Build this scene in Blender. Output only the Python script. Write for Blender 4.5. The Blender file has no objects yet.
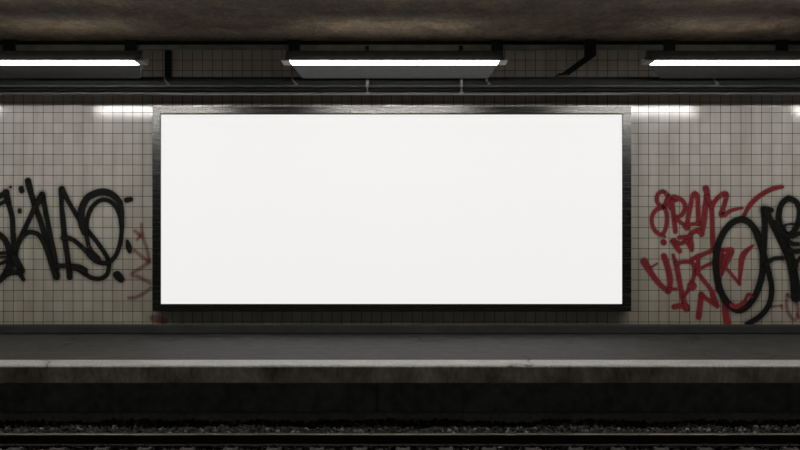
import bpy, bmesh, math, random
from mathutils import Vector, noise
import numpy as np
random.seed(7)
C = bpy.context.scene.collection

# ------------------------------------------------------------------ camera, world, exposure
CAM_H, DIST, F = 1.34, 12.0, 1200.0      # eye height over the platform, distance to the tiled wall, focal length in px (800 wide)
cd = bpy.data.cameras.new('camera'); cam = bpy.data.objects.new('camera', cd); C.objects.link(cam)
cam.location = (0, -DIST, CAM_H); cam.rotation_euler = (math.pi/2, 0, 0)
cd.sensor_width = 36; cd.lens = 36*F/800; cd.shift_y = -25/800; cd.clip_end = 60
bpy.context.scene.camera = cam
w = bpy.data.worlds.new('world'); bpy.context.scene.world = w; w.use_nodes = True
w.node_tree.nodes['Background'].inputs[0].default_value = (0.75, 0.8, 0.78, 1)
w.node_tree.nodes['Background'].inputs[1].default_value = 0.048
vs = bpy.context.scene.view_settings
vs.view_transform = 'Standard'; vs.look = 'None'; vs.exposure = 0; vs.gamma = 1; vs.use_curve_mapping = False
LAMP = 15.0; WALL_FILL = 86.0; CEIL_FILL = 6.0; PANEL = 0.855

def X(px, s): return (px-400)*s/F
def Z(py, s): return CAM_H + (200-py)*s/F
def Y(s): return s-DIST

# ------------------------------------------------------------------ helpers
def link(name, me, m=None, parent=None):
    o = bpy.data.objects.new(name, me); C.objects.link(o)
    if m: me.materials.append(m)
    if parent:
        o.parent = parent; o.matrix_parent_inverse = parent.matrix_world.inverted()
    return o
def obj(name, bm, m, parent=None, smooth=False, bevel=0, off=None):
    me = bpy.data.meshes.new(name)
    bmesh.ops.recalc_face_normals(bm, faces=bm.faces)
    if bevel:
        bmesh.ops.bevel(bm, geom=[e for e in bm.edges if len(e.link_faces) == 2 and e.calc_face_angle(0) > 0.6],
                        offset=bevel, segments=2, affect='EDGES', clamp_overlap=True)
    base = parent.location if parent else Vector((0, 0, 0))
    bmesh.ops.translate(bm, verts=bm.verts, vec=-Vector(base))
    bm.to_mesh(me); bm.free()
    for p in me.polygons: p.use_smooth = smooth
    o = bpy.data.objects.new(name, me); C.objects.link(o); me.materials.append(m)
    if parent: o.parent = parent
    return o
def thing(name, loc, label, cat, group=None):
    o = bpy.data.objects.new(name, None); C.objects.link(o); o.location = loc; o.empty_display_size = .1
    return tag(o, label, cat, group)
def tag(o, label, cat, group=None, kind=None):
    o['label'] = label; o['category'] = cat
    if group: o['group'] = group
    if kind: o['kind'] = kind
    return o
def struct(o): o['kind'] = 'structure'; return o
def box(bm, x0, x1, y0, y1, z0, z1):
    v = [bm.verts.new(p) for p in ((x0,y0,z0),(x1,y0,z0),(x1,y1,z0),(x0,y1,z0),(x0,y0,z1),(x1,y0,z1),(x1,y1,z1),(x0,y1,z1))]
    for f in ((0,3,2,1),(4,5,6,7),(0,1,5,4),(1,2,6,5),(2,3,7,6),(3,0,4,7)): bm.faces.new([v[i] for i in f])
    return bm
def B(*a): return box(bmesh.new(), *a)
def prism_x(bm, x0, x1, prof):            # profile of (y, z) extruded along x
    a = [bm.verts.new((x0, y, z)) for y, z in prof]; b = [bm.verts.new((x1, y, z)) for y, z in prof]
    n = len(prof)
    bm.faces.new(a); bm.faces.new(b[::-1])
    for i in range(n): bm.faces.new((a[i], a[(i+1) % n], b[(i+1) % n], b[i]))
    return bm
def tube(bm, p0, p1, r, n=14):
    p0, p1 = Vector(p0), Vector(p1); d = (p1-p0).normalized()
    u = d.orthogonal().normalized(); v = d.cross(u)
    A, Bv = [], []
    for i in range(n):
        t = 2*math.pi*i/n; o = (u*math.cos(t)+v*math.sin(t))*r
        A.append(bm.verts.new(p0+o)); Bv.append(bm.verts.new(p1+o))
    bm.faces.new(A); bm.faces.new(Bv[::-1])
    for i in range(n): bm.faces.new((A[i], A[(i+1) % n], Bv[(i+1) % n], Bv[i]))
    return bm

# ------------------------------------------------------------------ materials
class NT:
    def __init__(s, name):
        s.m = bpy.data.materials.new(name); s.m.use_nodes = True; s.t = s.m.node_tree
        s.p = s.t.nodes['Principled BSDF']; s.out = s.t.nodes['Material Output']
    def n(s, ty, **k):
        x = s.t.nodes.new(ty)
        for a, b in k.items():
            if a.startswith('i_'): x.inputs[int(a[2:])].default_value = b
            else: setattr(x, a, b)
        return x
    def l(s, a, b): s.t.links.new(a, b)
    def coord(s, scale=(1, 1, 1), loc=(0, 0, 0)):
        g = s.n('ShaderNodeNewGeometry'); mp = s.n('ShaderNodeMapping'); s.l(g.outputs['Position'], mp.inputs[0])
        mp.inputs['Scale'].default_value = scale; mp.inputs['Location'].default_value = loc
        return mp.outputs[0]
    def noise(s, scale, detail=4, vec=None, rough=.55):
        x = s.n('ShaderNodeTexNoise'); x.inputs['Scale'].default_value = scale; x.inputs['Detail'].default_value = detail
        x.inputs['Roughness'].default_value = rough
        s.l(vec if vec else s.coord(), x.inputs['Vector']); return x.outputs['Fac']
    def ramp(s, fac, stops):
        r = s.n('ShaderNodeValToRGB'); e = r.color_ramp.elements
        while len(e) < len(stops): e.new(.5)
        for q, (p, c) in zip(e, stops):
            q.position = p; q.color = (*c, 1) if len(c) == 3 else c
        s.l(fac, r.inputs[0]); return r.outputs[0]
    def mix(s, a, b, fac, mode='MIX'):
        x = s.n('ShaderNodeMix', data_type='RGBA', blend_type=mode)
        for val, sock in ((fac, x.inputs[0]), (a, x.inputs[6]), (b, x.inputs[7])):
            if hasattr(val, 'is_output'): s.l(val, sock)
            else: sock.default_value = (*val, 1) if isinstance(val, tuple) and len(val) == 3 else val
        return x.outputs[2]
    def bump(s, h, strength, dist, prev=None):
        b = s.n('ShaderNodeBump'); b.inputs['Strength'].default_value = strength; b.inputs['Distance'].default_value = dist
        s.l(h, b.inputs['Height'])
        if prev: s.l(prev, b.inputs['Normal'])
        s.l(b.outputs[0], s.p.inputs['Normal']); return b.outputs[0]
    def set(s, **k):
        for a, b in k.items():
            i = s.p.inputs[a.replace('_', ' ')]
            if hasattr(b, 'is_output'): s.l(b, i)
            else: i.default_value = (*b, 1) if isinstance(b, tuple) and len(b) == 3 else b
        return s.m
def g3(v): return (v, v, v)
def simple(name, col, rough=.5, metal=0, var=.25, sc=9, bump=0, spec=.5):
    t = NT(name); t.p.inputs['Specular IOR Level'].default_value = spec; f = t.noise(sc, 5)
    c = t.ramp(f, [(.3, tuple(x*(1-var) for x in col)), (.7, tuple(x*(1+var) for x in col))])
    t.set(Base_Color=c, Metallic=metal)
    t.set(Roughness=t.ramp(t.noise(sc*2.3), [(.3, g3(max(0, rough-.08))), (.7, g3(min(1, rough+.08)))]))
    if bump: t.bump(t.noise(sc*6), bump, .004)
    return t.m

def tile_mat():
    t = NT('glazed_tile'); g = t.n('ShaderNodeNewGeometry'); sp = t.n('ShaderNodeSeparateXYZ'); t.l(g.outputs['Position'], sp.inputs[0])
    cb = t.n('ShaderNodeCombineXYZ'); TW, TH = .1027, .1047
    sg = t.n('ShaderNodeMath', operation='GREATER_THAN', i_1=0.0); t.l(sp.outputs[0], sg.inputs[0])
    ra = t.n('ShaderNodeMath', operation='ADD', i_1=-2.383+TW*60); t.l(sp.outputs[0], ra.inputs[0])
    la = t.n('ShaderNodeMath', operation='MULTIPLY_ADD', i_1=10.27/9.95, i_2=2.573*10.27/9.95+TW*60); t.l(sp.outputs[0], la.inputs[0])
    ax = t.n('ShaderNodeMix', data_type='FLOAT'); t.l(sg.outputs[0], ax.inputs[0]); t.l(la.outputs[0], ax.inputs[2]); t.l(ra.outputs[0], ax.inputs[3])
    az = t.n('ShaderNodeMath', operation='ADD', i_1=-2.215+TH*60); t.l(sp.outputs[2], az.inputs[0])
    t.l(ax.outputs[0], cb.inputs[0]); t.l(az.outputs[0], cb.inputs[1])
    br = t.n('ShaderNodeTexBrick', offset=0, squash=1)
    for k, v in (('Scale', 1), ('Mortar Size', .0033), ('Mortar Smooth', .35), ('Bias', 0), ('Brick Width', TW), ('Row Height', TH)):
        br.inputs[k].default_value = v
    br.inputs['Color1'].default_value = (.57, .53, .49, 1); br.inputs['Color2'].default_value = (.65, .608, .57, 1)
    br.inputs['Mortar'].default_value = (.085, .07, .055, 1)
    t.l(cb.outputs[0], br.inputs['Vector'])
    col = br.outputs['Color']
    # grime: broad clouds, vertical runs, and dirt plus painted-in light falloff towards the foot of the wall
    cl = t.ramp(t.noise(.9, 5), [(.32, (.80, .80, .78)), (.62, g3(1))])
    col = t.mix(col, cl, .6, 'MULTIPLY')
    st = t.ramp(t.noise(1, 5, t.coord((9, 9, .7)), .6), [(.36, (.66, .62, .54)), (.56, g3(1))])
    col = t.mix(col, st, .38, 'MULTIPLY')
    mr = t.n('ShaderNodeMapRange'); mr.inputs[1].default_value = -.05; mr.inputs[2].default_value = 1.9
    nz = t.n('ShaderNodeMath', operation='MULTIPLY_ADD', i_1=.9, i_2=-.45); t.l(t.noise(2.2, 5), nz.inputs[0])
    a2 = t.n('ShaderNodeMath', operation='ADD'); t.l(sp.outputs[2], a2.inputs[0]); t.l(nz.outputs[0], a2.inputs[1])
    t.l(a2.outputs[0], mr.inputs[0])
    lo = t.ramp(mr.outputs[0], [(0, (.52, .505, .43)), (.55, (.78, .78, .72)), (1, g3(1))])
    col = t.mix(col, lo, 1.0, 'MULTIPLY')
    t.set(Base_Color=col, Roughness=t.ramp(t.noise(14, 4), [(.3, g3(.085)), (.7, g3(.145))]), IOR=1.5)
    inv = t.n('ShaderNodeMath', operation='SUBTRACT', i_0=1.0); t.l(br.outputs['Fac'], inv.inputs[1])
    b1 = t.bump(inv.outputs[0], .55, .003)
    # each tile sits at its own slight tilt
    sc = t.n('ShaderNodeVectorMath', operation='DIVIDE'); sc.inputs[1].default_value = (TW, TH, 1); t.l(cb.outputs[0], sc.inputs[0])
    fl = t.n('ShaderNodeVectorMath', operation='FLOOR'); t.l(sc.outputs[0], fl.inputs[0])
    wn = t.n('ShaderNodeTexWhiteNoise', noise_dimensions='2D'); t.l(fl.outputs[0], wn.inputs['Vector'])
    ce = t.n('ShaderNodeVectorMath', operation='SUBTRACT'); ce.inputs[1].default_value = (.5, .5, .5); t.l(wn.outputs['Color'], ce.inputs[0])
    fr = t.n('ShaderNodeVectorMath', operation='FRACTION'); t.l(sc.outputs[0], fr.inputs[0])
    dt = t.n('ShaderNodeVectorMath', operation='DOT_PRODUCT'); t.l(ce.outputs[0], dt.inputs[0]); t.l(fr.outputs[0], dt.inputs[1])
    t.bump(dt.outputs['Value'], .3, .0012, b1)
    return t.m

def concrete(name, c0, c1, sc, bumpd, rough=.85, stretch=(1, 1, 1), crack=False, joints=None, grain=7, gc=.6):
    t = NT(name); v = t.coord(stretch)
    n1 = t.noise(sc, 8, v, .62); n2 = t.noise(sc*grain, 8, v, .7)
    col = t.ramp(n1, [(.33, c0), (.68, c1)])
    col = t.mix(col, t.ramp(n2, [(.36, g3(.45)), (.64, g3(1.25))]), gc, 'MULTIPLY')
    nb = t.bump(n2, .6, bumpd)
    nb = t.bump(n1, .6, bumpd*4, nb)
    if crack:
        vo = t.n('ShaderNodeTexVoronoi', feature='DISTANCE_TO_EDGE'); vo.inputs['Scale'].default_value = .55
        dn = t.n('ShaderNodeTexNoise'); dn.inputs['Scale'].default_value = 2.5; dn.inputs['Detail'].default_value = 6; t.l(v, dn.inputs['Vector'])
        ad = t.n('ShaderNodeVectorMath', operation='MULTIPLY_ADD'); ad.inputs[1].default_value = (.5, .5, .5)
        t.l(dn.outputs['Color'], ad.inputs[0]); t.l(v, ad.inputs[2]); t.l(ad.outputs[0], vo.inputs['Vector'])
        ck = t.ramp(vo.outputs['Distance'], [(0, g3(0)), (.012, g3(1))])
        mk = t.ramp(t.noise(1.1, 3), [(.5, g3(1)), (.58, g3(0))])
        ck2 = t.mix(ck, g3(1), mk)
        col = t.mix(col, ck2, .7, 'MULTIPLY'); nb = t.bump(ck2, .5, .01, nb)
    if joints:
        br = t.n('ShaderNodeTexBrick', offset=.5, squash=1)
        for k, q in (('Scale', 1), ('Mortar Size', .004), ('Mortar Smooth', .2), ('Brick Width', joints[0]), ('Row Height', joints[1])):
            br.inputs[k].default_value = q
        br.inputs['Color1'].default_value = (.85, .85, .85, 1); br.inputs['Color2'].default_value = (1.1, 1.1, 1.1, 1)
        br.inputs['Mortar'].default_value = (.45, .45, .45, 1); t.l(t.coord(loc=(10.13, 10, 0)), br.inputs['Vector'])
        col = t.mix(col, br.outputs['Color'], .55, 'MULTIPLY')
    t.set(Base_Color=col, Roughness=t.ramp(n1, [(.3, g3(rough-.12)), (.7, g3(min(1, rough+.06)))]))
    return t.m

def emit(name, col, st):
    t = NT(name); t.set(Base_Color=(.05, .05, .05), Roughness=.6); t.p.inputs['Emission Color'].default_value = (*col, 1)
    t.p.inputs['Emission Strength'].default_value = st; return t.m
def frame_mat():
    t = NT('brushed_steel'); n = t.noise(1, 6, t.coord((2, 2, 90)), .6)
    t.set(Base_Color=(.07, .068, .065), Metallic=1.0, Roughness=t.ramp(n, [(.3, g3(.22)), (.7, g3(.30))]))
    return t.m
def paint(name, col, rough, body):
    t = NT(name); a = t.n('ShaderNodeAttribute', attribute_name='cover')
    n = t.noise(45, 5); r = t.ramp(n, [(.25, g3(.95)), (.6, g3(1))])
    mu = t.n('ShaderNodeMath', operation='MULTIPLY'); t.l(a.outputs['Fac'], mu.inputs[0]); t.l(r, mu.inputs[1])
    m2 = t.n('ShaderNodeMath', operation='MULTIPLY', i_1=body); t.l(mu.outputs[0], m2.inputs[0])
    c = t.ramp(t.noise(9, 4), [(.3, tuple(x*.8 for x in col)), (.7, tuple(x*1.2 for x in col))])
    t.set(Base_Color=c, Specular_IOR_Level=.12, Roughness=rough, Alpha=m2.outputs[0]); return t.m

M = dict(
    tile=tile_mat(),
    ceil=concrete('stained_concrete', (.075, .051, .035), (.23, .17, .113), 2.6, .02, .92, (2.0, 1.0, 1), crack=True, grain=5, gc=.9),
    paving=concrete('platform_paving', (.020, .019, .018), (.085, .083, .079), 6.5, .004, .8, (1, 1, 1), joints=(.83, .63), crack=True, gc=.8),
    fascia=concrete('weathered_fascia', (.06, .040, .028), (.30, .255, .21), 5.0, .004, .9, (1, 1, .5)),
    coping=concrete('painted_edge', (.42, .41, .38), (.58, .56, .52), 5, .001, .6, crack=True),
    under=concrete('sooty_concrete', (.2, .2, .17), (.3, .3, .26), 1.5, .003, .9),
    ledge=concrete('ledge_concrete', (.3, .31, .29), (.42, .42, .4), 4, .003, .9),
    skirt=simple('skirting_stone', (.024, .027, .025), .5, sc=5),
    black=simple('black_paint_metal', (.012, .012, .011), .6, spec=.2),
    dark=simple('dark_painted_steel', (.08, .082, .076), .42, metal=.2),
    pipegrey=simple('pipe_enamel', (.22, .23, .21), .6),
    trunk=simple('dark_trunking_enamel', (.010, .010, .0095), .6, spec=.12),
    lip=simple('dull_steel_lip', (.055, .055, .053), .5, spec=.3),
    grey=simple('galvanised_steel', (.13, .13, .125), .5, metal=.4),
    pan=simple('enamelled_housing', (.06, .062, .06), .7, spec=.2),
    cap=simple('end_cap_metal', (.40, .39, .37), .5),
    rail=simple('worn_rail_steel', (.2, .18, .16), .45, metal=.6),
    rust=simple('rusty_steel', (.03, .021, .015), .85, bump=.4),
    sleeper=simple('old_sleeper', (.075, .072, .067), .9, sc=20, bump=.5),
    frame=frame_mat(),
    gasket=simple('black_gasket', (.010, .010, .010), .6, spec=.12),
    lamp=emit('lamp_diffuser', (1, .985, .95), LAMP),
    ceil_fill=emit('added_ceiling_fill', (1, .95, .86), CEIL_FILL),  # glow of the added strip that brightens the ceiling
    lens=emit('added_wall_fill', (1, .985, .95), WALL_FILL),  # glow of the added strip that brightens the tiled wall
    panel=emit('backlit_sheet', (1, .985, .975), PANEL),
    blackpaint=paint('black_spray_paint', (.009, .009, .008), .6, .99),
    redpaint=paint('red_spray_paint', (.22, .024, .029), .6, .92),
    fadedred=paint('faded_red_spray_paint', (.22, .05, .05), .6, .5),
)

# ------------------------------------------------------------------ the setting
XW = 10.0
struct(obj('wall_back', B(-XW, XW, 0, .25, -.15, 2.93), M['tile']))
struct(obj('ceiling', B(-XW, XW, -7.2, .25, 2.92, 3.2), M['ceil']))
S_EDGE, S_STRIP, S_REC = 9.745, 10.06, 10.12
struct(obj('floor', B(-XW, XW, Y(S_STRIP), 0, -.146, 0), M['paving']))
struct(obj('trim_1', prism_x(bmesh.new(), -XW, XW, [(Y(S_STRIP), -.146), (Y(S_STRIP), .0), (Y(S_EDGE)+.012, 0), (Y(S_EDGE), -.012), (Y(S_EDGE), -.02), (Y(S_EDGE)+.008, -.022), (Y(S_EDGE)+.008, -.146)]), M['coping']))
struct(obj('trim_2', B(-XW, XW, Y(S_EDGE)-.004, Y(S_EDGE)+.008, -.146, -.022), M['fascia'], bevel=.002))
xj = X(377, S_REC)
bm = bmesh.new(); box(bm, -XW, xj-.007, Y(S_REC), 0, -.85, -.146); box(bm, xj+.007, XW, Y(S_REC), 0, -.85, -.146)
box(bm, xj-.007, xj+.007, Y(S_REC)+.03, 0, -.85, -.146)
struct(obj('wall_under_platform', bm, M['under']))
struct(obj('trim_3', B(-XW, XW, Y(10.04), Y(S_REC), -.85, Z(412.9, 10.06)), M['ledge'], bevel=.004))
# skirting at the foot of the tiled wall
struct(obj('baseboard_back', prism_x(bmesh.new(), -XW, XW, [(0, .0), (0, .098), (-.02, .09), (-.028, .08), (-.028, .012), (-.018, .0)]), M['skirt']))
# track bed slab below the ballast
struct(obj('floor_track_bed', B(-XW, XW, -5.2, Y(10.04), -1.0, -.80), M['under']))

# ------------------------------------------------------------------ billboard
SB = 11.84
bx0, bx1, bz0, bz1 = X(152.3, SB), X(631.3, SB), Z(311.3, SB), Z(106.3, SB)
ix0, ix1, iz0, iz1 = X(160, SB), X(623, SB), Z(304.6, SB), Z(113.2, SB)
bb = thing('billboard', ((bx0+bx1)/2, 0, bz0), 'long blank white backlit billboard in a dark steel frame on the tiled wall', 'billboard')
yf, yb = Y(SB), -.001
def mitre(bm, pts):        # pts: front quad corners in x,z (outer a, outer b, inner b, inner a)
    f = [bm.verts.new((x, yf, z)) for x, z in pts]; k = [bm.verts.new((x, yb, z)) for x, z in pts]
    bm.faces.new(f); bm.faces.new(k[::-1])
    for i in range(4): bm.faces.new((f[i], f[(i+1) % 4], k[(i+1) % 4], k[i]))
    return bm
O = [(bx0, bz1), (bx1, bz1), (bx1, bz0), (bx0, bz0)]; I = [(ix0, iz1), (ix1, iz1), (ix1, iz0), (ix0, iz0)]
for i, nm in enumerate(('frame_top', 'frame_side', 'frame_bottom', 'frame_side')):
    j = (i+1) % 4
    obj(nm, mitre(bmesh.new(), [O[i], O[j], I[j], I[i]]), M['frame'], bb, bevel=.003)
gk = bmesh.new(); g = .008; yg = yf+.006
box(gk, ix0, ix1, yg, yg+.03, iz1-g*1.5, iz1); box(gk, ix0, ix1, yg, yg+.03, iz0, iz0+g*.6)
box(gk, ix0, ix0+g*.7, yg, yg+.03, iz0+g*.6, iz1-g*1.5); box(gk, ix1-g*.7, ix1, yg, yg+.03, iz0+g*.6, iz1-g*1.5)
obj('gasket', gk, M['gasket'], bb)
obj('display_panel', B(ix0+g*.7, ix1-g*.7, yf+.022, yf+.05, iz0+g*.6, iz1-g*1.5), M['panel'], bb)

# ------------------------------------------------------------------ lamps
SF, SBK, SR_ = 9.22, 9.45, 10.94
ZA, ZB = Z(60.5, SF), Z(64.9, SBK); ZC = ZB+.045
def make_lamp(cx, label):
    L = X(400+113.5, SF)
    t = thing('ceiling_lamp', (cx, Y(9.7), ZC), label, 'lamp', 'long strip lamps over the platform edge')
    h = bmesh.new(); sh = SF+.16
    prism_x(h, cx-L*.97, cx+L*.97, [(Y(SF)+.034, ZA+.004), (Y(sh), Z(50.5, sh)), (Y(sh+.4), Z(50.5, sh)), (Y(SR_-.01), ZC+.03), (Y(SR_-.01), ZC+.07), (Y(SR_), ZC+.07), (Y(SR_), ZC), (Y(SBK)+.002, ZC)])  # raised rear lip added to keep the top strip's light off the wall
    for v in h.verts:          # the back edge of the outer lamps' housings is shorter than the front edge
        if v.co.y > Y(sh+.2) and 1 < abs(cx) < 4 and (v.co.x-cx)*cx < 0: v.co.x = math.copysign(X(400+260, SR_), cx)
    obj('housing', h, M['pan'], t)
    e = .065
    prof = [(Y(SF), ZA), (Y(SBK)-.004, ZB), (Y(SBK)-.004, ZC-.001), (Y(SF)+.034, ZA+.003)]
    obj('diffuser', prism_x(bmesh.new(), cx-L+e, cx+L-e, prof), M['lamp'], t)
    obj('wall_fill_strip', B(cx-L+e, cx+L-e, Y(SBK)-.004, Y(SBK), ZB+.001, ZC-.002), M['lens'], t)  # unseen glowing strip added behind the diffuser to light the tiled wall
    pc = [(Y(SF)-.003, ZA), (Y(SBK)+.003, ZB-.003), (Y(SBK)+.003, ZC+.002), (Y(SF)+.022, ZA+.008)]
    for s in (-1, 1):
        a, b = sorted((cx+s*L, cx+s*(L-e)))
        obj('end_cap', prism_x(bmesh.new(), a, b, pc), M['cap'], t)
        inner = 1 < abs(cx) < 4 and s*cx < 0
        hx = cx+s*(L-.15) if not inner else math.copysign(X(400+266, SR_), cx)
        wx = cx+s*1.0 if not inner else math.copysign(X(400+269, 11.86), cx)
        hb = bmesh.new(); tube(hb, (hx, Y(SR_)-.04, ZC+.03), (wx, Y(11.86), Z(53, 11.86)), .018, 8)
        box(hb, wx-.055, wx+.055, Y(11.82), Y(11.90), Z(57, 11.86), 2.92)
        obj('hanger', hb, M['black'], t)
    # unseen glowing strip added on top, at the back, to brighten the ceiling
    obj('ceiling_fill_strip', B(cx-L*(.85 if cx < 1 else .45), cx+L*(.85 if cx > -1 else .45), Y(10.80), Y(10.90), ZC+.036, ZC+.05), M['ceil_fill'], t)
    return t
c0 = X(394.5, SF); per = 366*SF/F
txt = {-2: 'white strip lamp furthest left, off beyond the left end of the tiled wall in view', -1: 'glowing strip lamp above the black graffiti left of the billboard',
       0: 'glowing strip lamp hanging over the middle of the billboard', 1: 'glowing strip lamp above the red graffiti right of the billboard',
       2: 'white strip lamp furthest right, off beyond the right end of the tiled wall in view'}
for k in (-1, 0, 1, -2, 2): make_lamp(c0+k*per, txt[k])

# ------------------------------------------------------------------ services between the lamps and the wall
ST = 11.2
o = thing('cable_trunking', (0, Y(ST), Z(86, ST)), 'long dark cable trunking, upper of the two runs above the billboard', 'cable trunking')
obj('channel', B(-XW, XW, Y(ST), Y(ST)+.10, Z(85.2, ST), Z(78, ST)), M['trunk'], o, bevel=.006)
obj('bottom_lip', B(-XW, XW, Y(ST)-.010, Y(ST)+.11, Z(86.6, ST), Z(85.4, ST)), M['lip'], o, bevel=.003)
obj('lid', B(-XW, XW, Y(ST)-.008, Y(ST)+.108, Z(78, ST), Z(77, ST)), M['trunk'], o, bevel=.003)
o = thing('conduit_run', (0, Y(ST), Z(93, ST)), 'dark metal conduit just below the cable trunking, lowest run over the billboard', 'conduit')
obj('pipe', tube(bmesh.new(), (-XW, Y(ST)+.05, Z(89.2, ST)), (XW, Y(ST)+.05, Z(89.2, ST)), .017), M['gasket'], o, smooth=True)
bm = B(-XW, XW, Y(ST)-.004, Y(ST)+.12, Z(93.9, ST), Z(92.6, ST)); box(bm, -XW, XW, Y(ST)+.105, Y(ST)+.12, Z(92.6, ST), Z(86.7, ST))  # second box: back plate added to block lamp light through the gaps
obj('support_channel', bm, M['lip'], o)
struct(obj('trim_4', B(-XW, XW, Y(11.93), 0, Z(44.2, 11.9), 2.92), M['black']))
# pipe high under the ceiling, with clamps
SP = 11.86
o = thing('ceiling_pipe', (0, Y(SP), Z(46, SP)), 'dark pipe running along under the ceiling behind the strip lamps', 'pipe')
obj('pipe', B(-XW, XW, Y(SP), Y(SP)+.06, Z(49.5, SP), Z(44.6, SP)), M['pipegrey'], o, bevel=.008)
for px in (6, 367, 461): obj('clamp', B(X(px, SP)-.02, X(px, SP)+.02, Y(SP)-.008, Y(SP)+.07, Z(49.9, SP), Z(45.8, SP)), M['black'], o, bevel=.003)
# flat hanger, diagonal brace, rods and clips
o = thing('hanger_strap', (X(168, ST), Y(ST), Z(86, ST)), 'black flat hanger strap holding the trunking, right of the left strip lamp', 'bracket')
zs = Z(85, ST)
obj('strap', B(X(164.7, 11.94), X(171.5, 11.94), Y(11.94), Y(11.95), zs, Z(44.2, 11.9)), M['black'], o, bevel=.002)
obj('foot', B(X(164.7, 11.94), X(171.5, 11.94), Y(ST)+.11, Y(11.95), zs-.01, zs), M['black'], o)
o = thing('diagonal_brace', (X(557, 11.25), Y(11.25), Z(80, 11.25)), 'black diagonal brace rising from the trunking between the middle and right strip lamps', 'brace')
bm = bmesh.new(); s0 = 11.81
pts = [(551, 80), (561, 80), (596, 55), (596, 44), (587, 52)]
pts = [(552, 80.5), (561.5, 80.5), (595.5, 56), (595.5, 40), (584, 40), (584, 57)]
f = [bm.verts.new((X(a, s0), Y(s0)-.012, min(2.9195, Z(b, s0)))) for a, b in pts]; k = [bm.verts.new((v.co.x, v.co.y-.03, v.co.z)) for v in f]
bm.faces.new(f); bm.faces.new(k[::-1])
for i in range(len(f)): bm.faces.new((f[i], f[(i+1) % len(f)], k[(i+1) % len(f)], k[i]))
zt = Z(57, s0)
obj('brace_bar', bm, M['black'], o)
obj('foot_arm', B(X(552, s0), X(561, s0), Y(ST)+.111, Y(s0)-.013, Z(80.5, s0), Z(80.5, s0)+.02), M['black'], o)
for px, lab in ((367.5, 'thin steel bracket clamped to the conduit, left of the two above the billboard'), (461.3, 'thin steel bracket clamped to the conduit, right of the two above the billboard')):
    o = thing('rod_hanger', (X(px, ST), Y(ST), Z(93, ST)), lab, 'hanger', 'steel rod hangers over the billboard')
    obj('rod', tube(bmesh.new(), (X(px, ST), Y(ST)-.022, Z(92, ST)), (X(px, ST), Y(ST)-.022, Z(75.8, ST)), .009), M['grey'], o, smooth=True)
    obj('wall_arm', B(X(px, ST)-.01, X(px, ST)+.01, Y(ST)-.03, 0, Z(76.6, ST), Z(75.6, ST)), M['grey'], o)
    bm = B(X(px, ST)-.014, X(px, ST)+.014, Y(ST)-.034, Y(ST)-.0105, Z(87.3, ST), Z(77.5, ST)); box(bm, X(px, ST)-.02, X(px, ST)+.02, Y(ST)-.034, Y(ST)-.005, Z(94.3, ST), Z(92, ST))
    obj('clamp', bm, M['grey'], o, bevel=.003)
for px, lab in ((167, 'small steel clip on the trunking at the foot of the black strap'), (294.5, 'small steel clip on the trunking below the left end of the middle strip lamp'),
                (487.8, 'small steel clip on the trunking below the right end of the middle strip lamp'), (715, 'small steel clip on the trunking below the right strip lamp')):
    x = X(px, ST); y = Y(ST)-.034; bm = bmesh.new()
    tube(bm, (x-.022, y+.008, Z(77.5, ST)), (x-.012, y, Z(81, ST)), .011); tube(bm, (x-.012, y, Z(81, ST)), (x+.022, y+.006, Z(84.5, ST)), .009)
    box(bm, x-.004, x+.03, y+.0, Y(ST)-.001, Z(85.1, ST), Z(84, ST))
    tag(obj('cable_clip', bm, M['grey'], smooth=True), lab, 'clip', 'steel clips on the trunking')

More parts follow.
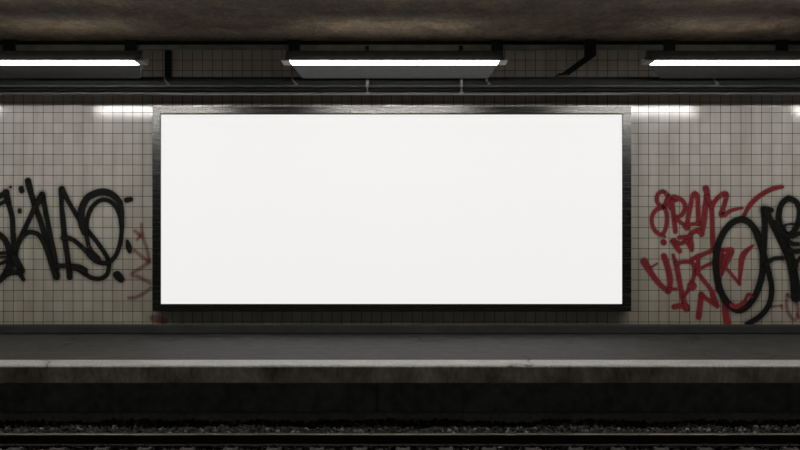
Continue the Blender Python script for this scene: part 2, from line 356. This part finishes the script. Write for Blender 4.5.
# ------------------------------------------------------------------ graffiti (thin paint films with soft spray edges)
SG = 12.0
def catmull(pts, step=1.2):
    if len(pts) == 2: P = [pts[0], pts[0], pts[1], pts[1]]
    else: P = [pts[0]] + list(pts) + [pts[-1]]
    out = []
    for i in range(1, len(P)-2):
        p0, p1, p2, p3 = P[i-1:i+3]; n = max(2, int(math.hypot(p2[0]-p1[0], p2[1]-p1[1])/step))
        for k in range(n):
            t = k/n; out.append(tuple(.5*(2*b+(c-a)*t+(2*a-5*b+4*c-d)*t*t+(3*b-a-3*c+d)*t**3) for a, b, c, d in zip(p0, p1, p2, p3)))
    out.append(tuple(P[-2])); return out
def graffiti(name, strokes, mat, y0, soft=.9, halo=2.6, halo_a=.12, fat=1.0):
    V, Fc, A = [], [], []
    for si, (wd, pts) in enumerate(strokes):
        P3 = [(p[0], p[1], (p[2] if len(p) > 2 else wd)/2*fat) for p in pts]
        c = catmull(P3)
        # round ends
        (x0, y0_, r0), (x1, y1_, _) = c[0], c[1]; d = math.hypot(x1-x0, y1_-y0_) or 1; ux, uy = (x0-x1)/d, (y0_-y1_)/d
        (xa, ya, ra), (xb, yb_, _) = c[-1], c[-2]; d2 = math.hypot(xa-xb, ya-yb_) or 1; vx, vy = (xa-xb)/d2, (ya-yb_)/d2
        ring = []
        path = [(x0, y0_, r0, ux, uy, a) for a in (1.0, .85, .5)] + [(x, y, r, 0, 0, 0) for x, y, r in c[0:]] + [(xa, ya, ra, vx, vy, a) for a in (.5, .85, 1.0)]
        closed = pts[0][:2] == pts[-1][:2]
        if closed: path = path[3:-3]
        n = len(path); rows = []
        for i, (x, y, r, ex, ey, a) in enumerate(path):
            q0 = path[max(0, i-1)] if not (closed and i == 0) else path[n-2]; q1 = path[min(n-1, i+1)] if not (closed and i == n-1) else path[1]
            if a: tx, ty = (-ex, -ey) if i < 3 else (ex, ey)
            else:
                tx, ty = q1[0]-q0[0], q1[1]-q0[1]; dd = math.hypot(tx, ty)
                if dd < 1e-6: tx, ty = ((-ux, -uy) if i < n/2 else (vx, vy))
                else: tx, ty = tx/dd, ty/dd
            nx, ny = -ty, tx
            row = []
            prof = ((-1, halo, 0), (-1, soft, halo_a), (-1, -soft*.35, 1), (1, -soft*.35, 1), (1, soft, halo_a), (1, halo, 0))
            cs = math.sqrt(max(0, 1-a*a))
            for sg, ex_, al in prof:
                R = max(.15, r+ex_)
                row.append((x+ex*a*R+sg*nx*cs*R, y+ey*a*R+sg*ny*cs*R, al))
            rows.append(row)
        base = len(V); yy = y0-.00012*si
        for row in rows:
            for (x, y, al) in row:
                V.append((X(x, SG), yy, Z(y, SG))); A.append(al)
        for i in range(n-1):
            for j in range(5):
                a = base+i*6+j; Fc.append((a, a+1, a+7, a+6))
    me = bpy.data.meshes.new(name); me.from_pydata(V, [], Fc)
    at = me.attributes.new('cover', 'FLOAT', 'POINT'); at.data.foreach_set('value', A)
    return link(name, me, mat)

BL = [
 (5, [(28,181,6),(30.5,191,5.5),(34,203),(39,217),(46,238),(52,258),(56,275)]),
 (4.5, [(42.3,194.5,5),(46,213),(50.5,236),(54.5,256),(57,277,5)]),
 (4.5, [(42,194.5),(36,205),(29,220),(22,235),(17,248),(14,262)]),
 (6, [(41,197,3),(38,202,6)]),
 (4.2, [(20,239),(26,233.5),(32,232.2),(38.7,235),(44,243),(48,253),(52,266),(56,277)]),
 (4.8, [(6,192.5,6),(9.3,206),(12.3,218),(13,232),(13.8,245),(13.4,258)]),
 (4.5, [(-4,199),(1,195.5),(6,192.5)]), (3.2, [(-4,207),(2,203),(8,200.5)]),
 (5.5, [(-5,232),(0,235),(5,240),(9,249),(10.3,259),(8,269),(3,277),(-4,283)]),
 (6.5, [(13.5,256),(11,264),(7,273)]), (6.5, [(14,258),(18,264),(21.5,270.5)]), (4, [(8,273),(20,272.5)]), (4.2, [(19,272),(23.5,279.5,3.4)]),
 (3, [(-4,253.5),(9,252.5)]), (1.8, [(-4,257),(9,257)]), (3, [(-4,265),(2,263),(9,260)]),
 (4.8, [(21.2,188.5),(21.9,190.8)]), (3.6, [(19.8,210.3),(19.8,211.6)]), (1.8, [(10.5,187),(11,187)]),
 (5, [(61.8,189.3,5.5),(61.7,204,4.2),(63,219),(64.6,236),(66.6,250),(68.8,266),(69.8,277,5.5)]),
 (4, [(62.5,190),(71.7,207),(79.7,220),(88,231),(94,238),(101,247.5),(107,257),(109.2,266),(106.5,275),(99,278.8),(90,277),(82,271.5),(73,266.7)]),
 (5.5, [(73,267),(79,267.5),(85,270.5)]),
 (4, [(63,238),(71.7,239),(81,246),(90,255),(98,261.5),(106,263),(114.5,257.5),(119.5,246),(121.7,233),(121.3,220),(117,208.5),(110.5,201.5),(102.5,199.8),(95,204),(89.5,212),(86.7,224),(87,238),(90,249),(94,255)]),
 (7.5, [(91,254),(97,259.5)]),
 (6.3, [(84,233,4),(81.5,222),(81.8,209),(87,198.5),(94,194),(102.5,191.8),(111,194),(118,200,5.5),(121.5,209,4.5),(121.6,224,4)]),
 (4.2, [(56,265.8),(68,265.8)]),
 (4.8, [(127,200),(131,199.3,4)]), (4.5, [(127.5,241,2.5),(128.8,247,5.5),(129.8,251.5,3.5)]), (7.6, [(117.3,275),(121,279,6.5)]),
]
tag(graffiti('black_graffiti', BL, M['blackpaint'], -.0016, fat=1.06, halo=3.8, halo_a=.18), 'sprawling black spray-painted tag on the tiles left of the billboard', 'graffiti')
RL = [
 (2.6, [(141.5,224.5),(143.2,238),(147,249),(149.5,260)]), (2.8, [(135,231),(141,236)]), (3, [(135,250.5),(141,256),(148,261)]),
 (3, [(149.5,262),(140,268.5),(132,274),(140,277.5),(150,283)]), (2.8, [(151,288),(143,294),(135,297.5),(129,298)]), (2, [(140,236),(137,240)]),
 (6, [(153,318),(165,321)]),
]
tag(graffiti('red_graffiti', RL, M['fadedred'], -.0008, soft=1.1, halo=3), 'faded red scribble running under the left edge of the billboard frame', 'graffiti')
RR = [
 (3.4, [(667.5,195.5),(663,191.3),(658,194.2),(656.6,200),(659.5,205),(663.7,206),(666.6,200.5),(668.6,196)]),
 (3.4, [(663,207.5),(656,210),(651.8,217.4),(652.8,226.7),(657.5,233),(662.5,234),(666,227),(666.8,216),(664.4,206)]),
 (6.5, [(669.5,199.5),(676,199,5)]), (5, [(668.5,201),(670,208,3)]),
 (4, [(672,202),(673.6,216),(675.5,231.5)]), (3.6, [(673.7,196.7),(681.7,200),(685.2,206.7),(682,214.5),(675.5,218)]), (3.2, [(676,218.5),(682,223.5),(688,228.3)]),
 (4, [(686.3,228),(690.3,206.7),(693.7,194),(697.2,196),(698,210),(698.4,224)]), (3, [(688,224.8),(698.4,223.4)]), (4.2, [(692,232.5),(697,230.7),(700.5,232)]),
 (4.8, [(705.7,188.3,5.5),(706.8,195),(705,208),(703.7,222),(701.7,234.5,3.5)]), (3, [(701.5,234.5),(698,230)]),
 (4, [(707,197),(711.3,208),(712.2,225),(712.6,240),(713.6,251,3)]),
 (3.8, [(711.5,207),(715,201),(720,195.8),(726,194.2,4.6),(724.5,204),(721.2,214.5,4.6),(725,214.5),(731,210.5,3.2),(742,208,2)]),
 (4, [(744.3,214.7,3),(749.7,205.3,4),(757.7,197.3),(767,191.3),(775,188),(782,186.8,3.4)]),
 (5, [(663.3,242),(663.8,242.6)]), (1.6, [(661.5,235.5),(665,236.5)]),
 (3.6, [(672,241.5),(679.5,251,4.2)]), (3.4, [(673.5,240),(680,243.5),(686,240.5)]), (3.6, [(686,240.5),(689,245),(691.7,250)]), (3.4, [(690,234.5),(692,246)]), (3.4, [(679,237.5),(690.5,236.5)]),
 (5, [(643.8,261.3,6.2),(651,273,5),(659,283.5,4.4),(668,291.5,4)]), (1.3, [(650,268),(657,263.6)]),
 (5, [(663.8,256),(667.5,267),(670,281),(668.7,291,3.5)]), (2.4, [(669,289),(676,289)]),
 (4.2, [(673,255,2.5),(677,269),(680,285),(683,300),(686.5,309,5)]), (4.5, [(674,306.8),(680,305.8),(687,307)]),
 (3.4, [(676,263.3),(684,261.8),(691.7,262.7),(695,268.7,5),(693.5,277),(690.3,286),(684.5,295.5,2.6)]), (7.5, [(691.3,285.8),(692.3,286)]), (2.6, [(683.5,298),(687,309)]),
 (3.6, [(692,259),(703.7,254),(713,250,3)]), (3.4, [(698,256),(698,265),(696.5,272)]), (2.6, [(697,270.5),(705,266),(714,262)]),
 (3.4, [(697,272),(704,281),(710.5,289.5),(714,299,4.6),(717.4,306,3)]), (4.6, [(698.4,317,4.8),(700,305),(701,294.5)]), (3, [(701,294),(709.4,301),(717,306)]),
 (3.4, [(720,250.5),(731.5,249.5),(730.4,256),(725.5,265),(721,274)]), (5.4, [(720.5,252),(719,270),(717.5,290,4)]), (3, [(724,256),(723,266)]), (3, [(728,252),(725,258)]),
 (2.3, [(725,267),(732,275),(739.5,284)]), (4, [(739.4,283,2),(740.6,268,4),(743,255,5),(752.5,245.6,1.8)]),
 (5.6, [(724,298,4),(725.3,311.7),(727,323)]),
 (2.2, [(745,300),(748,294),(752,297)]),
]
tag(graffiti('red_graffiti', RR, M['redpaint'], -.0008, fat=1.12, soft=.7, halo=2.2, halo_a=.13), 'bright red spray-painted lettering in three lines right of the billboard', 'graffiti')
BR = [
 (5.6, [(741,219),(731,223.5),(722,235),(716.8,250),(715.6,266),(718,283),(724,298),(733,308),(741,309.5),(750,303,5),(758,289),(762.5,270),(762.5,250),(757,233),(749,222.5),(741,219)]),
 (4.6, [(756,233),(762,250),(768,270),(771.5,288),(769,304),(760,316),(747,324.0)]),
 (5, [(763.7,210),(764.6,224),(764.2,240),(763,262,4)]), (4, [(763,208.5),(771,210,4.4)]),
 (5.2, [(765.5,211),(770,219.5),(776,232),(783,246),(789,259),(793.5,272,7),(796,297,9)]),
 (5, [(788.3,198),(781.5,204),(778.6,214.7),(779.7,226),(785.5,234),(792,233),(797.5,224),(799.4,211),(796,202),(788.3,198)]),
 (5, [(779,224),(782,236),(788,249),(795,266)]), (1.6, [(782,226.5),(789,224),(797,224.5)]),
 (4.6, [(777,222),(783,240),(789,262),(794,288)]), (3.4, [(786,236),(791,243),(798,244)]),
 (3.4, [(766,265),(770,260.5),(775,258.3),(783,258)]), (4, [(788,249.5),(795,251.5),(803,250.5)]), (3, [(803,254),(797,262),(793,270)]), (3.4,[(783,233),(790,236.5),(803,232)]),
]
tag(graffiti('black_graffiti', BR, M['blackpaint'], -.0060, fat=1.12, halo=4.4, halo_a=.2), 'black spray-painted tag with a big oval overlapping the red lettering', 'graffiti')
RS = [(1.8, [(771.7,306.7),(781.7,305.6)]), (1.4, [(781.7,305.6),(782,309)]), (2.8, [(787,294.4),(786.5,304),(788,312),(794,320),(798,314),(796,302),(788,295)]), (2.6, [(797,314),(803,322)]), (4, [(731,305),(736,307),(744,302.5)])]
tag(graffiti('red_graffiti', RS[4:], M['redpaint'], -.0085, soft=.8, halo=2.0), 'short red dash sprayed over the foot of the big black oval', 'graffiti')
tag(graffiti('red_graffiti', RS[:4], M['fadedred'], -.0008, soft=.8, halo=2.2), 'small dull red squiggle low on the tiles at the right edge, under the black tag', 'graffiti')

# ------------------------------------------------------------------ track: rail, sleepers, ballast
SR = 9.27; ZR = Z(434.2, SR); ZS = -.560
rl = thing('running_rail', (0, Y(SR)+.03, ZS), 'rusty steel running rail with a polished top along the foot of the picture', 'rail')
y0 = Y(SR); hw = .028; yc = y0+hw
def rp(pts): return [(yc+a, b) for a, b in pts]
half = [(.050, ZS), (.050, ZS+.008), (.012, ZS+.020), (.008, ZR-.034), (.026, ZR-.026), (.028, ZR-.006)]
prof = [(-a, b) for a, b in half] + [(a, b) for a, b in half[::-1]]
obj('rail_body', prism_x(bmesh.new(), -XW, XW, rp(prof)), M['rust'], rl)
obj('rail_head', prism_x(bmesh.new(), -XW, XW, rp([(-.028, ZR-.006), (-.022, ZR), (.018, ZR), (.028, ZR-.006)])), M['rail'], rl)
sp = 43.1*9.2/F
first = None
names = [(-9+i) for i in range(19)]
for i in names:
    px = 403+43.1*i
    x = X(px, 9.2)
    if first is None:
        s = obj('track_sleeper', B(-.055, .055, -.62, .30, ZS-.12, ZS-.001), M['sleeper'], bevel=.006)
        fc = bmesh.new()
        box(fc, -.028, .028, -.088, -.052, ZS-.001, ZS+.016); tube(fc, (0, -.07, ZS+.012), (0, -.07, ZS+.03), .010, 8)
        c = obj('rail_clip', fc, M['rust']); c.parent = s
        first = s
    else:
        s = first.copy(); C.objects.link(s); c2 = c.copy(); c2.parent = s; C.objects.link(c2)
    s.location = (x, yc, 0)
    k = i+9
    d = 'under the left half of the rail' if i < 0 else 'under the right half of the rail'
    words = ['first', 'second', 'third', 'fourth', 'fifth', 'sixth', 'seventh', 'eighth', 'ninth', 'tenth']
    lab = ('pale sleeper end under the rail, %s from the left edge' % words[k]) if i < 0 else ('pale sleeper end under the rail, midway along below the billboard' if i == 0 else 'pale sleeper end under the rail, %s from the right edge' % words[18-k])
    tag(s, lab, 'sleeper', 'sleepers under the running rail')

def ballast():
    bm = bmesh.new(); bmesh.ops.create_icosphere(bm, subdivisions=1, radius=1)
    bv = np.array([v.co for v in bm.verts]); bf = np.array([[v.index for v in f.verts] for f in bm.faces]); bm.free()
    # a few angular stone shapes
    rng = np.random.default_rng(3); shapes = []
    for _ in range(14):
        q = bv*(1+rng.uniform(-.28, .22, (len(bv), 1))); q = q*rng.uniform(.6, 1.1, 3)
        shapes.append(q)
    V, Fc = [], []; n = 0
    def add(x, s, z, r):
        nonlocal n
        q = shapes[rng.integers(14)]; a, b, c_ = rng.uniform(0, 6.28, 3)
        ca, sa, cb_, sb, cc, sc = math.cos(a), math.sin(a), math.cos(b), math.sin(b), math.cos(c_), math.sin(c_)
        R = np.array([[ca, -sa, 0], [sa, ca, 0], [0, 0, 1]]) @ np.array([[1, 0, 0], [0, cb_, -sb], [0, sb, cb_]]) @ np.array([[cc, 0, sc], [0, 1, 0], [-sc, 0, cc]])
        V.append(q@R.T*r+np.array([x, Y(s), z])); Fc.append(bf+n); n += len(bv)
    step = .036
    for s in np.arange(8.62, 10.04, step):
        for x in np.arange(-4.4, 4.4, step):
            xx = x+rng.uniform(-.016, .016); ss = s+rng.uniform(-.016, .016); r = rng.uniform(.015, .030)
            if rng.random() < .03: r *= 1.5
            if ss > 10.035-r: continue
            hum = noise.noise(Vector((xx*1.6, ss*2, 3)))*.5+noise.noise(Vector((xx*4.5, ss*3, 9)))*.35
            if ss > SR+.12:
                t = min(1, max(0, (ss-9.45)/.5)); z = -.555+.052*t+hum*.05*t
            elif ss < SR-.02:
                z = ZS-.018-.02*rng.random()
                k_ = (xx-X(403, 9.2))/sp; dk = abs(k_-round(k_))*sp
                if dk < .06: continue
            else: 
                z = ZS-.035
                k_ = (xx-X(403, 9.2))/sp; dk = abs(k_-round(k_))*sp
                if dk < .06: continue
            if abs(ss-(SR+hw)) < .05+r: z = ZS-r*1.15-.003
            add(xx, ss, z-rng.random()*.012, r)
    V = np.concatenate(V); Fc = np.concatenate(Fc)
    me = bpy.data.meshes.new('ballast'); me.from_pydata(V.tolist(), [], Fc.tolist())
    t = NT('ballast_stone'); isl = t.n('ShaderNodeNewGeometry')
    c = t.ramp(isl.outputs['Random Per Island'], [(0, (.012, .012, .011)), (.6, (.03, .028, .025)), (.9, (.07, .065, .058)), (1, (.3, .28, .25))])
    t.set(Base_Color=c, Roughness=.85)
    o = link('ballast', me, t.m)
    tag(o, 'bed of dark crushed stone ballast around the rail below the platform edge', 'ballast', kind='stuff')
ballast()
